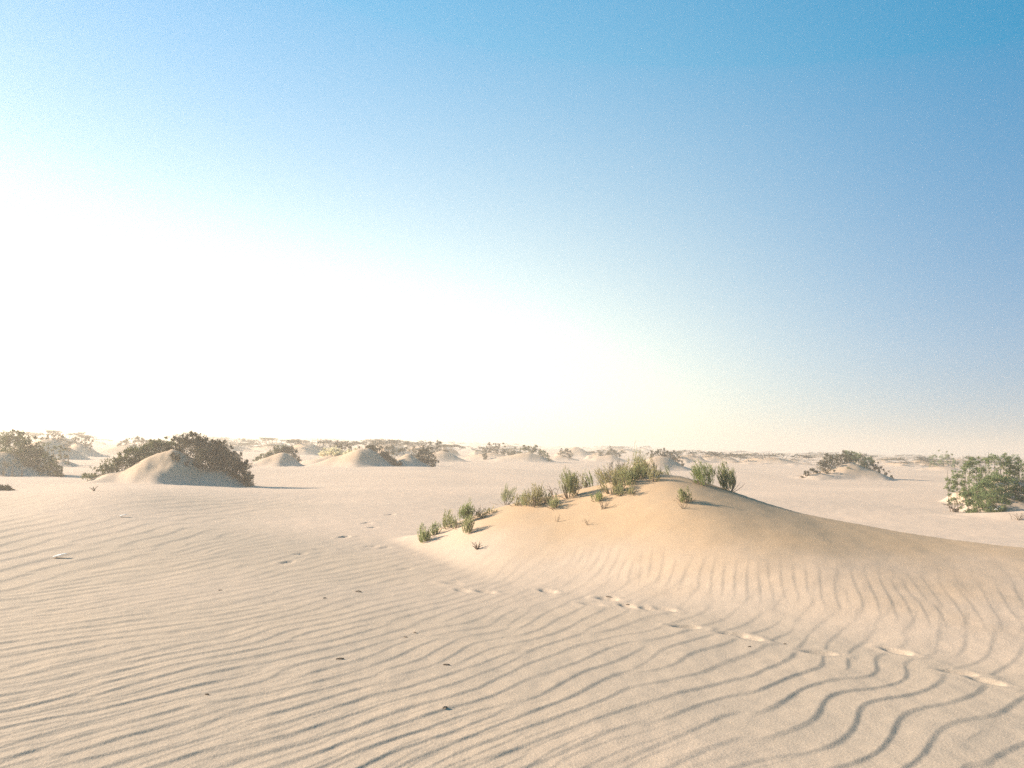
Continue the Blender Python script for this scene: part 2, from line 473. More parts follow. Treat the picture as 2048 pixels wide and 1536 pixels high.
class Tubes:
    """tapered three or four sided twigs collected in one mesh"""
    def __init__(self, sides=3): self.V = []; self.F = []; self.T = []; self.s = sides; self.n = 0
    def add(self, pts, r0, r1, tint=0.5):
        pts = np.asarray(pts, float); m = len(pts); s = self.s
        d = np.gradient(pts, axis=0); d /= np.maximum(np.linalg.norm(d, axis=1, keepdims=True), 1e-9)
        ref = np.array([1.0, 0, 0]) if abs(d[0][0]) < 0.8 else np.array([0, 1.0, 0])
        a = np.cross(d, ref); a /= np.maximum(np.linalg.norm(a, axis=1, keepdims=True), 1e-9)
        b = np.cross(d, a)
        rr = np.linspace(r0, r1, m)
        ang = np.arange(s) * 2 * np.pi / s
        ring = pts[:, None, :] + rr[:, None, None] * (np.cos(ang)[None, :, None] * a[:, None, :] + np.sin(ang)[None, :, None] * b[:, None, :])
        self.V.append(ring.reshape(-1, 3)); self.T.append(np.full(m * s, tint))
        i, j = np.meshgrid(np.arange(m - 1), np.arange(s), indexing='ij')
        q = np.stack([i * s + j, i * s + (j + 1) % s, (i + 1) * s + (j + 1) % s, (i + 1) * s + j], -1).reshape(-1, 4) + self.n
        self.F.append(q); self.n += m * s
    def mesh(self, name, mat, smooth=True):
        return make_mesh(name, np.concatenate(self.V), np.concatenate(self.F), mat, np.concatenate(self.T), smooth)

def bez(p0, p1, p2, m=4):
    t = np.linspace(0, 1, m)[:, None]
    return (1 - t) ** 2 * np.asarray(p0) + 2 * t * (1 - t) * np.asarray(p1) + t * t * np.asarray(p2)

def leaves(clumps, n, ln, wd, seed, up=0.5, shell=0.5):
    """folded leaf blades spread through a set of ellipsoid clumps (x, y, z, rx, ry, rz)"""
    rs = np.random.RandomState(seed)
    c = np.asarray(clumps, float)
    w = (c[:, 3] * c[:, 4] * c[:, 5]) ** 0.62; w /= w.sum()
    k = rs.choice(len(c), n, p=w)
    d = rs.normal(size=(n, 3)); d /= np.linalg.norm(d, axis=1, keepdims=True)
    rad = rs.rand(n) ** shell
    rad *= 1 + 0.25 * (rs.rand(n) ** 4)
    # leaves gather on sprigs inside each clump, so that gaps stay open between them
    ns = max(6, n // 26)
    ks = rs.choice(len(c), ns, p=w)
    ds = rs.normal(size=(ns, 3)); ds /= np.linalg.norm(ds, axis=1, keepdims=True)
    ps = c[ks, :3] + ds * (rs.rand(ns) ** 0.45 * rs.uniform(0.75, 1.22, ns))[:, None] * c[ks, 3:6]
    ss = rs.randint(ns, size=n)
    k = ks[ss]; d = ds[ss] * 0.6 + d * 0.7
    p = ps[ss] + rs.normal(size=(n, 3)) * np.minimum(c[k, 3:6], 0.45) * 0.20 + ds[ss] * (rs.rand(n)[:, None] - 0.4) * c[k, 3:6] * 0.28
    o = d + rs.normal(size=(n, 3)) * 0.7; o[:, 2] += up
    o /= np.linalg.norm(o, axis=1, keepdims=True)
    sd = np.cross(o, rs.normal(size=(n, 3))); sd /= np.maximum(np.linalg.norm(sd, axis=1, keepdims=True), 1e-9)
    nn = np.cross(o, sd)
    L = (ln * rs.uniform(0.6, 1.35, n))[:, None]; W = (wd * rs.uniform(0.6, 1.3, n))[:, None]
    v0 = p; v1 = p + o * L * 0.5 + sd * W + nn * W * 0.3; v2 = p + o * L; v3 = p + o * L * 0.5 - sd * W + nn * W * 0.3
    V = np.stack([v0, v1, v2, v3], 1).reshape(-1, 3)
    base = np.arange(n) * 4
    Fc = np.concatenate([np.stack([base, base + 1, base + 2], 1), np.stack([base, base + 2, base + 3], 1)])
    ct = rs.rand(len(c)) ** 1.3 * 0.75
    t = np.clip(0.6 * ct[k] + 0.35 * rs.rand(ns)[ss] + rs.rand(n) * 0.4, 0, 1)
    return V, Fc, np.repeat(t, 4)

# ------------------------------------------------------------------ ground sheet
def build_ground():
    ys = [1.2]
    while ys[-1] < 2600:
        y = ys[-1]
        if y < 3.2: dy = 0.022
        else: dy = min(max(0.012, 0.70 * y * y / 1419.0), 0.0062 * y if y < 60 else 0.012 * y)
        ys.append(y + dy)
    ys = np.array(ys)
    t_in = np.linspace(-0.66, 0.66, 860)
    t_out = 0.66 * np.exp(np.linspace(0.02, 1.55, 50))
    tx = np.concatenate([-t_out[::-1], t_in, t_out])
    Y, T = np.meshgrid(ys, tx, indexing='ij')
    X = T * (Y + 1.0)
    x, y = X.ravel(), Y.ravel()
    z, fresh, smooth = ground_parts(x, y)
    R, C = Y.shape
    i, j = np.meshgrid(np.arange(R - 1), np.arange(C - 1), indexing='ij')
    q = np.stack([i * C + j, i * C + j + 1, (i + 1) * C + j + 1, (i + 1) * C + j], -1).reshape(-1, 4)
    me = make_mesh('desert_sand', np.stack([x, y, z], 1), q, M['sand'], None, True)
    a = me.attributes.new('fresh', 'FLOAT', 'POINT'); a.data.foreach_set('value', fresh.astype(np.float32))
    a = me.attributes.new('vignette_paint', 'FLOAT', 'POINT'); a.data.foreach_set('value', smooth.astype(np.float32))
    o = link('desert_sand', me); o['kind'] = 'structure'
    o['label'] = 'pale rippled desert sand with low dunes and hummocks'
    print('ground', R, C, R * C)
build_ground()

# ------------------------------------------------------------------ upright shoots on the front mound
def tuft(px, base_py, w_px, top_py, label, mat, seed, Y=None, n=170, stem=0.12, woody=4, lean=0.0):
    rs = np.random.RandomState(seed)
    if Y is None:
        x, y, z = hit(px, base_py)
    else:
        y = Y; x = ray(px, base_py, y)[0]; z = H(x, y)
    ztop = ray(px, top_py, y)[1]
    h = max(ztop - z, 0.10); w = 1.38 * w_px * y / F_PX
    t = thing('desert_shrub', label, 'shrub', (x, y, z - 0.015), 'upright shrubs on the front mound')
    tops = []
    for k in range(woody):
        a = rs.rand() * 6.283; rr = w * 0.30 * rs.rand() ** 0.5
        e = np.array([math.cos(a) * rr + lean * h * 0.2, math.sin(a) * rr, h * (stem + rs.uniform(0.08, 0.3))])
        mid = np.array([e[0] * 0.8, e[1] * 0.8, e[2] * 0.35])
        wood = Tubes(5); wood.add(bez((0, 0, -0.04), mid, e, 5), 0.006 + h * 0.012, 0.004, 0.3); tops.append(e)
        link('branch', wood.mesh('branch', M['wood']), t)
    for k in range(3):                         # bare side twigs
        a = rs.rand() * 6.283; L = w * rs.uniform(0.4, 0.75)
        e = np.array([math.cos(a) * L, math.sin(a) * L, h * rs.uniform(0.1, 0.35)])
        wood = Tubes(4); wood.add(bez((0, 0, -0.02), (e[0] * 0.6, e[1] * 0.6, 0.02), e, 5), 0.006, 0.002, 0.5)
        link('twig', wood.mesh('twig', M['wood']), t)
    sh = Tubes(3)
    rx = w * 0.5; zlo = h * stem
    nl = 7
    lobes = []
    for q in range(nl):                        # each lobe is a spray with its own top, so the outline is uneven
        a = rs.rand() * 6.283; rr = rx * 0.70 * rs.rand() ** 0.5
        top = h * (1.0 - 0.34 * (rr / rx) ** 1.5 - 0.22 * rs.rand())
        lobes.append((math.cos(a) * rr, math.sin(a) * rr, top, rx * rs.uniform(0.36, 0.55)))
    lobes[0] = (rs.normal() * rx * 0.15, 0.0, h * 1.0, rx * 0.55)
    for k in range(int(n * 0.55)):
        lx, ly, top, lr = lobes[k % nl]
        u = rs.rand() ** 0.75
        th = rs.rand() * 6.283
        prof = math.sqrt(max(0.0, 1 - (2 * u - 0.92) ** 2 * 0.85))
        rr = lr * math.sqrt(rs.rand()) * prof
        tip = np.array([lx + math.cos(th) * rr + lean * h * 0.4 * u, ly + math.sin(th) * rr, zlo + (top - zlo) * (0.18 + 0.82 * u) + rs.normal() * 0.02 * h])
        L = h * rs.uniform(0.22, 0.42)
        s = np.array([lx * 0.75 + math.cos(th) * rr * 0.55 + rs.normal() * 0.02 * w, ly * 0.75 + math.sin(th) * rr * 0.55, max(tip[2] - L, zlo * 0.7)])
        mid = (s + tip) / 2 + np.array([math.cos(th), math.sin(th), -0.2]) * lr * 0.10
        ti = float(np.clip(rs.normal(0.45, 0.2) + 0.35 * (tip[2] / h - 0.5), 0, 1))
        sh.add(bez(s, mid, tip, 3), 0.0038, 0.0018, ti)
        for q in range(3):
            uu = rs.uniform(0.2, 0.95); p = s + (tip - s) * uu
            e = p + np.array([rs.normal() * 0.42, rs.normal() * 0.42, 0.9]) * h * rs.uniform(0.06, 0.13)
            sh.add([p, e], 0.0034, 0.0018, float(np.clip(ti + rs.normal() * 0.15, 0, 1)))
    link('foliage', sh.mesh('foliage', M[mat]), t)['kind'] = 'stuff'
    return t

TUFTS = [
    # px, base, width, top, label, material, depth, n, stem
    (845, 1084, 31, 1044, 'small fresh green shrub at the left foot of the orange mound, lowest of its row', 'green', None, 170, .06),
    (869, 1070, 25, 1039, 'small rounded green shrub second from the left foot of the orange mound', 'green', None, 140, .08),
    (894, 1056, 34, 1009, 'sparse pale green shrub third from the left foot of the orange mound', 'sage', None, 120, .10),
    (930, 1046, 32, 994, 'dense egg-shaped green shrub standing above a bushier one on the mound left slope', 'green', None, 240, .28),
    (935, 1066, 33, 1026, 'bushy green shrub throwing a streak of shadow right, just below an egg-shaped shrub', 'sage', None, 180, .08),
    (960, 1037, 26, 1011, 'thin brownish half-dry shrub between the egg-shaped shrub and the bare twigs', 'straw', None, 70, .10),
    (984, 1026, 22, 1009, 'tiny faded shrub on the crest left of the round shrub on a bare stem', 'straw', None, 60, .12),
    (1012, 1010, 34, 964, 'round grey-green shrub on a short bare stem on the mound left crest', 'sage', None, 210, .22),
    (1046, 1012, 30, 972, 'loose thin grey shrub leaning against a wider yellow-green shrub on the crest', 'sage', None, 90, .12),
    (1068, 1014, 46, 958, 'wide yellow-green shrub with straw-coloured lower stems on the mound crest', 'straw', None, 220, .14),
    (1112, 1016, 30, 985, 'low green shrub in front of the tall woody-based shrub', 'sage', None, 150, .10),
    (1137, 996, 40, 930, 'tall dark-stemmed grey-green shrub with bare crooked branches at its base', 'sage', None, 260, .25),
    (1162, 972, 26, 938, 'faint thin shrub right behind the tall dark-stemmed one', 'straw', 14.7, 70, .10),
    (1180, 972, 22, 934, 'small dark upright sprig shrub right of the tall dark-stemmed shrub', 'green', 14.75, 70, .15),
    (1196, 1002, 30, 977, 'low dark green shrub casting a long curved shadow on the mound face', 'green', None, 150, .05),
    (1222, 986, 42, 938, 'leftmost olive shrub of the dense cluster left of the mound peak', 'straw', None, 220, .05),
    (1214, 960, 34, 925, 'pale olive shrub at the back left of the dense cluster left of the peak', 'straw', 14.6, 130, .08),
    (1252, 970, 50, 927, 'widest green shrub in the middle of the cluster left of the mound peak', 'sage', None, 260, .05),
    (1288, 952, 48, 912, 'yellow-green shrub at the right end of the cluster left of the mound peak', 'straw', None, 220, .06),
    (1272, 940, 44, 886, 'tall feathery shrub rising above the horizon behind the cluster left of the peak', 'sage', 15.0, 150, .10),
    (1232, 945, 36, 903, 'brown-grey thin shrub behind the cluster, left of the feathery one', 'brown', 15.1, 90, .12),
    (1306, 962, 34, 930, 'low dry olive shrub on the lit sand below the right end of the cluster', 'straw', None, 110, .05),
    (1240, 990, 30, 962, 'short olive shrub at the front foot of the cluster left of the peak', 'sage', None, 120, .04),
    (1262, 990, 26, 966, 'small straw-coloured shrub low on the lit face below the cluster', 'straw', None, 80, .05),
    (1236, 962, 40, 928, 'bushy olive shrub between the leftmost and the widest of the cluster', 'straw', None, 200, .04),
    (1272, 958, 40, 920, 'pale olive shrub between the widest and the yellow-green of the cluster', 'sage', None, 200, .05),
    (1256, 944, 36, 908, 'dry tan shrub behind the middle of the cluster left of the peak', 'straw', 14.9, 110, .08),
    (1030, 1012, 22, 984, 'wispy little shrub right of the round one on its bare stem', 'straw', None, 60, .08),
    (1090, 1008, 26, 976, 'thin pale shrub between the wide yellow-green one and the bare arching branches', 'sage', None, 90, .10),
    (1150, 992, 24, 966, 'low dry shrub leaning at the foot of the tall dark-stemmed one', 'straw', None, 80, .06),
    (912, 1056, 24, 1024, 'small thin shrub between the sparse pale one and the bushy one', 'sage', None, 70, .08),
    (856, 1080, 18, 1056, 'tiny green sprig shrub between the two lowest shrubs of the left row', 'green', None, 50, .06),
    (1312, 945, 32, 908, 'brownish low shrub just left of the bare sand peak', 'straw', 14.9, 110, .08),
    (1338, 955, 26, 928, 'small grey-green shrub tucked behind the sand peak', 'sage', 14.7, 100, .08),
    (1371, 1004, 29, 966, 'lone small shrub on the bare sand right of the peak, casting a shadow right', 'sage', None, 150, .06),
    (1411, 970, 46, 916, 'left one of two large green shrubs on the right shoulder of the mound', 'green', None, 300, .06),
    (1459, 982, 46, 920, 'right one of two large shrubs on the right shoulder, darker and at the crest edge', 'sage', None, 300, .12),
]
for i, (px, b, w, tp, lab, mt, Yd, n, st) in enumerate(TUFTS):
    tuft(px, b, w, tp, lab, mt, 500 + i, Yd, n, st, woody=6 if n > 200 else 4, lean=math.sin(i * 12.9) * 0.45)

# ------------------------------------------------------------------ bare twigs and small litter
def twigs(name, px, py, w_px, h_px, label, cat, seed, n=7, r=0.004, group=None, mat='dead', flat=0.35, Y=None):
    rs = np.random.RandomState(seed)
    if Y is None: x, y, z = hit(px, py)
    else: y = Y; x = ray(px, py, y)[0]; z = H(x, y)
    w = w_px * y / F_PX; h = h_px * y / F_PX
    t = thing(name, label, cat, (x, y, z), group)
    for k in range(n):
        tb = Tubes(4)
        a = rs.rand() * 6.283; L = w * 0.5 * rs.uniform(0.5, 1.0)
        e = np.array([math.cos(a) * L, math.sin(a) * L * 0.7, max(h * rs.uniform(flat, 1.0), 0.01)])
        mid = np.array([e[0] * 0.5 + rs.normal() * w * 0.08, e[1] * 0.5, h * rs.uniform(0.3, 0.9)])
        tb.add(bez((rs.normal() * w * 0.06, rs.normal() * w * 0.06, -0.02), mid, e, 6), r, r * 0.4, rs.rand())
        if k % 2 == 0:
            p = mid * 0.6 + e * 0.4
            tb2 = Tubes(3); tb2.add([p, p + np.array([rs.normal(), rs.normal(), 0.8]) * L * 0.25], r * 0.6, r * 0.3, rs.rand())
        tw = link('twig', tb.mesh('twig', M[mat]), t)
        if k % 2 == 0: link('side_twig', tb2.mesh('side_twig', M[mat]), tw)
    return t

twigs('dead_twigs', 955, 1099, 26, 14, 'dark scrap of dead twigs on the orange slope below the left shrubs', 'twigs', 1, 12, 0.006)
twigs('dead_twigs', 1115, 1044, 18, 16, 'small bare twig sprig below the low green shrub on the mound', 'twigs', 2, 5, 0.003)
twigs('dead_twigs', 1176, 1050, 30, 14, 'faint thin dead stems on the smooth mound face left of centre', 'twigs', 3, 8, 0.002)
twigs('dead_twigs', 1208, 1018, 36, 22, 'tangle of dry grey twigs under the low dark green shrub', 'twigs', 4, 14, 0.003, mat='wood')
twigs('dead_twigs', 1366, 1018, 34, 16, 'bare twigs at the foot of the lone shrub right of the peak', 'twigs', 5, 7, 0.003)
twigs('dead_twigs', 960, 1034, 44, 24, 'arching dry grey branches between shrubs on the left crest of the mound', 'twigs', 6, 9, 0.005, mat='wood')
twigs('dead_twigs', 1104, 996, 40, 34, 'crooked bare branches arching left of the tall dark-stemmed shrub', 'twigs', 7, 6, 0.006, mat='wood')
twigs('dead_twigs', 1232, 968, 70, 30, 'brown bare branches low inside the shrub cluster left of the peak', 'twigs', 8, 16, 0.004, mat='wood')
twigs('dead_twigs', 1910, 1024, 64, 26, 'spray of bare grey sticks at the left foot of the bright green bush', 'twigs', 9, 14, 0.012, mat='wood', flat=0.2)
twigs('dead_twigs', 188, 982, 20, 12, 'small dark dead stick at the foot of the left shrub hummock', 'twigs', 10, 4, 0.012)
twigs('dead_twigs', 2036, 1040, 40, 16, 'straw-brown dry tuft below the bright green bush at the right edge', 'twigs', 11, 16, 0.006, mat='wood')

def chip(px, py, L_px, label, seed, name='plant_scrap', cat='scrap', mat='dead', thin=0.35):
    """one small curled bit of bark, pod or leaf lying on the sand"""
    rs = np.random.RandomState(seed)
    x, y, z = hit(px, py)
    L = 0.8 * L_px * y / F_PX
    a = rs.uniform(-0.9, 0.9); m = 7
    t = np.linspace(-0.5, 0.5, m)
    cx = t * L; cz = 0.004 + 0.07 * L * (1 - (2 * t) ** 2) * rs.uniform(0.3, 1) + np.abs(rs.normal(size=m)) * L * 0.03
    wd = L * thin * (0.25 + 0.75 * np.sqrt(np.clip(1 - (2 * t) ** 2, 0, 1))) * (1 + 0.3 * rs.normal(size=m)) * 0.5
    c, s = math.cos(a), math.sin(a)
    V = []
    for i in range(m):
        for dv, dz in ((-1, 0.0), (0, wd[i] * 0.5), (1, 0.0), (0, -0.006)):
            u, v = cx[i], dv * wd[i]
            V.append((u * c - v * s, u * s + v * c, cz[i] + dz))
    Fq = [(i * 4 + j, i * 4 + (j + 1) % 4, i * 4 + 4 + (j + 1) % 4, i * 4 + 4 + j) for i in range(m - 1) for j in range(4)]
    Fq += [(3, 2, 1, 0), tuple((m - 1) * 4 + j for j in range(4))]
    o = link(name, make_mesh(name, V, Fq, M[mat])); o.location = (x, y, z)
    return tag(o, label, cat, 'small dark scraps lying on the rippled sand' if mat == 'dead' else None)

for i, (px, py, L, lab) in enumerate([
    (440, 1181, 9, 'tiny black scrap alone on the rippled sand left of centre'),
    (717, 1184, 18, 'dark narrow scrap on the rippled sand below the footprint trail'),
    (649, 1197, 9, 'small brown scrap left of the dark narrow one below the footprints'),
    (811, 1275, 10, 'left one of a pair of dark scraps on the ripples near the centre'),
    (830, 1266, 10, 'right one of a pair of dark scraps on the ripples near the centre'),
    (893, 1331, 17, 'brown tilted scrap like a pod on the ripples, bottom centre'),
    (680, 1319, 20, 'curved pale brown scrap on the ripples left of bottom centre'),
    (890, 1416, 16, 'thin dark scrap lying along a ripple crest near the bottom centre'),
    (414, 1390, 11, 'small dark scrap on the ripples at the lower left'),
    (1499, 1294, 7, 'left one of two tiny dark specks below the mound foot on the right'),
    (1570, 1289, 7, 'right one of two tiny dark specks below the mound foot on the right'),
    (1217, 1195, 14, 'dark scrap inside a footprint at the front foot of the mound'),
    (1256, 1210, 10, 'small dark scrap right of the footprint scrap at the mound foot'),
]):
    chip(px, py, L, lab, 30 + i)

def litter(px, py, w_px, h_px, label, seed, name):
    rs = np.random.RandomState(seed)
    x, y, z = hit(px, py)
    w = w_px * y / F_PX; h = h_px * y / F_PX
    n = 9; V = []; 
    for side in (1, -1):
        for i in range(n):
            for j in range(n):
                u = (i / (n - 1) - 0.5); v = (j / (n - 1) - 0.5)
                edge = max(0.0, 1 - (2 * max(abs(u), abs(v))) ** 4)
                zz = h * (0.55 + 0.45 * perlin(np.array([u * 2.2 + seed]), np.array([v * 2.2]), seed)[0]) * (0.3 + 0.7 * edge)
                V.append((u * w * (1 + 0.2 * v) + rs.normal() * w * 0.012, v * w * 0.8 + 0.15 * u * w, (zz if side == 1 else zz - 0.004) + 0.30 * u * w + 0.15 * w))
    Fq = []
    for s in range(2):
        for i in range(n - 1):
            for j in range(n - 1):
                b = s * n * n; q = (b + i * n + j, b + (i + 1) * n + j, b + (i + 1) * n + j + 1, b + i * n + j + 1)
                Fq.append(q if s == 0 else q[::-1])
    rim = [(i, 0) for i in range(n)] + [(n - 1, j) for j in range(1, n)] + [(i, n - 1) for i in range(n - 2, -1, -1)] + [(0, j) for j in range(n - 2, 0, -1)]
    for k in range(len(rim)):
        a, b = rim[k], rim[(k + 1) % len(rim)]
        ia, ib = a[0] * n + a[1], b[0] * n + b[1]
        Fq.append((ib, ia, ia + n * n, ib + n * n))
    o = link(name, make_mesh(name, V, Fq, M['white'])); o.location = (x, y, z + 0.012)
    return tag(o, label, name.split('_')[-1])
litter(118, 1116, 20, 3, 'crumpled white paper scrap on the rippled sand at the left', 3, 'white_paper')
litter(245, 1034, 12, 2, 'tiny white scrap on the sand by the smooth tongue at the left', 4, 'white_scrap')
litter(1998, 1023, 17, 9, 'crumpled white plastic bag under the bright green bush at the right edge', 5, 'white_bag')

# ------------------------------------------------------------------ bushes draped over the nearer hummocks
def bush(name, px0, Y0, blobs, label, mat, seed, n, ln, wd, group=None, cat='bush', bare=8, up=0.5):
    """blobs: (px, top_py, depth, radius_px, drop) ; each blob's foliage reaches from its top down to the sand"""
    rs = np.random.RandomState(seed)
    x0 = at_depth(px0, Y0); z0 = H(x0, Y0)
    t = thing(name, label, cat, (x0, Y0, z0), group)
    cl = []; tb = Tubes(3)
    for px, tp, Y, rp in blobs:
        x, zt = ray(px, tp, Y)
        r = rp * Y / F_PX
        zg = H(x, Y)
        zt = max(zt, zg + r * 0.35)
        lo = zg - 0.03
        hh = zt - lo
        m = max(1, int(round(hh / (r * 1.1))))
        for q in range(m):
            zc = zt - (q + 0.5) * hh / m
            for s in range(2):
                cl.append((x - x0 + rs.normal() * r * 0.25, Y - Y0 + rs.normal() * r * 0.3, zc - z0 + rs.normal() * r * 0.08,
                           r * rs.uniform(0.75, 1.1), r * rs.uniform(0.7, 1.1), hh / m * rs.uniform(0.5, 0.66)))
        for k in range(5):                     # small outlying sprays break up the outline
            a = rs.rand() * 6.283; el = rs.uniform(0.0, 1.4); q = r * rs.uniform(0.95, 1.35); sr = r * rs.uniform(0.20, 0.36)
            sx, sy, sz = x - x0 + math.cos(a) * math.cos(el) * q, Y - Y0 + math.sin(a) * math.cos(el) * q, zt - z0 - r * 0.6 + math.sin(el) * q * 0.75
            if sz > H(x0 + sx, Y0 + sy) - z0:
                cl.append((sx, sy, sz, sr, sr, sr))
        for k in range(bare):
            a = rs.rand() * 6.283; rr = r * rs.rand()
            bx, by = x + math.cos(a) * rr * 0.5, Y + math.sin(a) * rr * 0.5
            e = np.array([x - x0 + math.cos(a) * rr * 1.25, Y - Y0 + math.sin(a) * rr, lo - z0 + hh * rs.uniform(0.5, 1.18)])
            b = np.array([bx - x0, by - Y0, lo - z0])
            tb.add(bez(b, (b + e) / 2 + rs.normal(size=3) * r * 0.15, e, 4), 0.009, 0.004, rs.rand())
    link('branches', tb.mesh('branches', M['wood']), t)['kind'] = 'stuff'
    V, Fc, T = leaves(cl, n, ln, wd, seed + 1, up)
    link('foliage', make_mesh('foliage', V, Fc, M[mat], T), t)['kind'] = 'stuff'
    return t

BUSH = 'bushes growing on the nearer sand hummocks'
# left hummock: olive trailing bush on the lit side, brown crest bush, dark bush down the shaded side
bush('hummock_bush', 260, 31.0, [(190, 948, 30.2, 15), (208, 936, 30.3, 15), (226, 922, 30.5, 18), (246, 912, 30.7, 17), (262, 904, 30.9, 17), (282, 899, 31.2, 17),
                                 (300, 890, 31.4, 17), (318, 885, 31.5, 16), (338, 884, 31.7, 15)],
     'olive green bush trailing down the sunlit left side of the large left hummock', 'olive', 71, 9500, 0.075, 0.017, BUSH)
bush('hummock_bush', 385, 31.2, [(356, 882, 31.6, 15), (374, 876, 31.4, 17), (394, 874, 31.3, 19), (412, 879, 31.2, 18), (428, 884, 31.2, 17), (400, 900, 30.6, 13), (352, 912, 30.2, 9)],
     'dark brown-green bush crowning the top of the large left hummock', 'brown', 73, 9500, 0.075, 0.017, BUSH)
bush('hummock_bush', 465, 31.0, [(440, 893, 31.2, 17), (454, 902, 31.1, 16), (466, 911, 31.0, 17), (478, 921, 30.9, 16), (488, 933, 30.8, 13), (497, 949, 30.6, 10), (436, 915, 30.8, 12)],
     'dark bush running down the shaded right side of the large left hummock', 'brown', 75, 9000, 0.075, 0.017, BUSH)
twigs('dead_twigs', 352, 918, 20, 16, 'dry grey sprigs on the bare sand peak of the large left hummock', 'twigs', 12, 14, 0.012, mat='wood')
twigs('dead_twigs', 372, 932, 22, 14, 'dark dry twigs in the shade right of the sand peak of the large left hummock', 'twigs', 13, 14, 0.012)
# far left hummock
bush('hummock_bush', 25, 36.8, [(-14, 884, 37.2, 22), (4, 872, 37.4, 20), (22, 866, 37.5, 20), (40, 871, 37.4, 18), (56, 880, 37.2, 16), (66, 890, 37.0, 14), (30, 888, 36.6, 18), (52, 900, 36.6, 15)],
     'grey-green bush capping the hummock at the left edge', 'olive', 81, 6500, 0.085, 0.019, BUSH)
bush('hummock_bush', 80, 36.0, [(72, 902, 36.6, 14), (88, 911, 36.3, 13), (100, 921, 36.0, 12), (112, 931, 35.8, 9), (121, 938, 35.6, 6), (62, 905, 36.4, 14)],
     'dark trailing bush down the shaded right side of the left-edge hummock', 'olive', 83, 5200, 0.08, 0.018, BUSH)
bush('hummock_bush', 14, 34.0, [(8, 915, 34.6, 14), (26, 918, 34.6, 13), (44, 926, 34.5, 12)],
     'thin dry grass-like bush on the front sand of the left-edge hummock', 'grey', 85, 500, 0.08, 0.008, BUSH)
bush('hummock_bush', 4, 24.0, [(-14, 980, 24.3, 16), (6, 983, 24.2, 12), (20, 988, 24.1, 6)],
     'low dark bush cut off by the left edge, above the ripples', 'brown', 87, 1400, 0.06, 0.014, BUSH)
# middle distance
bush('hummock_bush', 545, 51.5, [(518, 916, 51, 9), (530, 907, 51.3, 10), (543, 902, 51.6, 10), (556, 897, 52, 10), (570, 893, 52.2, 9)],
     'brown-green bush on the left of the small hummock right of the large left one', 'olive', 91, 2600, 0.10, 0.024, BUSH)
bush('hummock_bush', 585, 52, [(574, 893, 52, 10), (588, 899, 51.8, 9), (598, 907, 51.4, 8)],
     'dark bush on top right of the small hummock right of the large left one', 'brown', 93, 1600, 0.10, 0.024, BUSH)
bush('hummock_bush', 675, 55.5, [(650, 903, 55.4, 11), (664, 899, 55.2, 13), (680, 901, 54.8, 14), (694, 902, 54.6, 12), (708, 899, 54.6, 11)],
     'pale straw-green bush on the left flank of the middle sand cone', 'straw', 95, 2600, 0.10, 0.024, BUSH)
bush('hummock_bush', 680, 60, [(668, 893, 60, 9), (682, 891, 60, 11), (698, 894, 60, 9), (720, 900, 58, 10)],
     'brown bush behind the pale straw-green one in the middle distance', 'brown', 97, 1800, 0.10, 0.024, BUSH)
bush('hummock_bush', 770, 50, [(740, 893, 50.2, 9), (754, 899, 50, 9), (766, 906, 49.8, 9), (778, 913, 49.6, 9), (790, 921, 49.3, 8), (799, 926, 49.1, 6)],
     'dark bush down the shaded right side of the middle sand cone', 'brown', 99, 2600, 0.10, 0.024, BUSH)
bush('hummock_bush', 852, 51, [(838, 900, 51.2, 9), (850, 899, 51.2, 11), (860, 908, 50.8, 10), (868, 918, 50.5, 8)],
     'dark purplish brown bush right of the low sand dome in the middle distance', 'brown', 101, 2200, 0.10, 0.024, BUSH)
bush('hummock_bush', 800, 62, [(765, 893, 62, 10), (782, 893, 62, 12), (806, 898, 61, 10), (826, 896, 62, 10)],
     'tan brown bush row behind the middle sand cone and dome', 'grey', 103, 2200, 0.11, 0.026, BUSH)
bush('hummock_bush', 870, 79, [(848, 893, 79, 9), (862, 889, 80, 9), (876, 886, 80, 9), (890, 892, 79, 7)],
     'grey-green bush above the purplish bush, on a wide pale hummock', 'grey', 105, 1600, 0.13, 0.03, BUSH)
bush('hummock_bush', 995, 88.5, [(962, 896, 88, 8), (976, 890, 89, 10), (992, 889, 89, 11), (1006, 891, 89, 11), (1020, 895, 88, 10), (1034, 903, 87, 8), (1022, 906, 86, 6)],
     'broad grey bush on a hummock just left of centre, level with the horizon', 'grey', 107, 2600, 0.13, 0.03, BUSH)
bush('hummock_bush', 1072, 84.5, [(1050, 895, 85, 9), (1064, 893, 85, 10), (1076, 896, 85, 9), (1086, 902, 84, 7), (1098, 909, 83, 5)],
     'olive bush on the broad pale dome just right of centre near the horizon', 'olive', 109, 1800, 0.13, 0.03, BUSH)
bush('hummock_bush', 970, 84, [(970, 909, 84, 6)], 'tiny grey bush alone on bare sand below the broad grey bush', 'grey', 110, 400, 0.12, 0.03, BUSH)
bush('hummock_bush', 1130, 98, [(1122, 901, 98, 7), (1134, 900, 98, 8), (1142, 906, 97, 5)],
     'small brown bush between the olive dome bush and the front shrubs', 'brown', 111, 900, 0.14, 0.03, BUSH)
bush('hummock_bush', 1222, 96, [(1206, 903, 96, 7), (1220, 898, 97, 8), (1234, 901, 97, 7)],
     'brown-grey bush on a far hummock showing above the front shrub cluster', 'grey', 113, 900, 0.14, 0.03, BUSH)
bush('hummock_bush', 1335, 66.5, [(1304, 904, 67, 7), (1318, 899, 67, 9), (1332, 901, 66.8, 9), (1345, 907, 66.5, 7), (1356, 914, 66, 6), (1366, 921, 65.6, 4)],
     'dark bush sloping right on a hummock just behind the sand peak', 'grey', 115, 1800, 0.12, 0.026, BUSH)
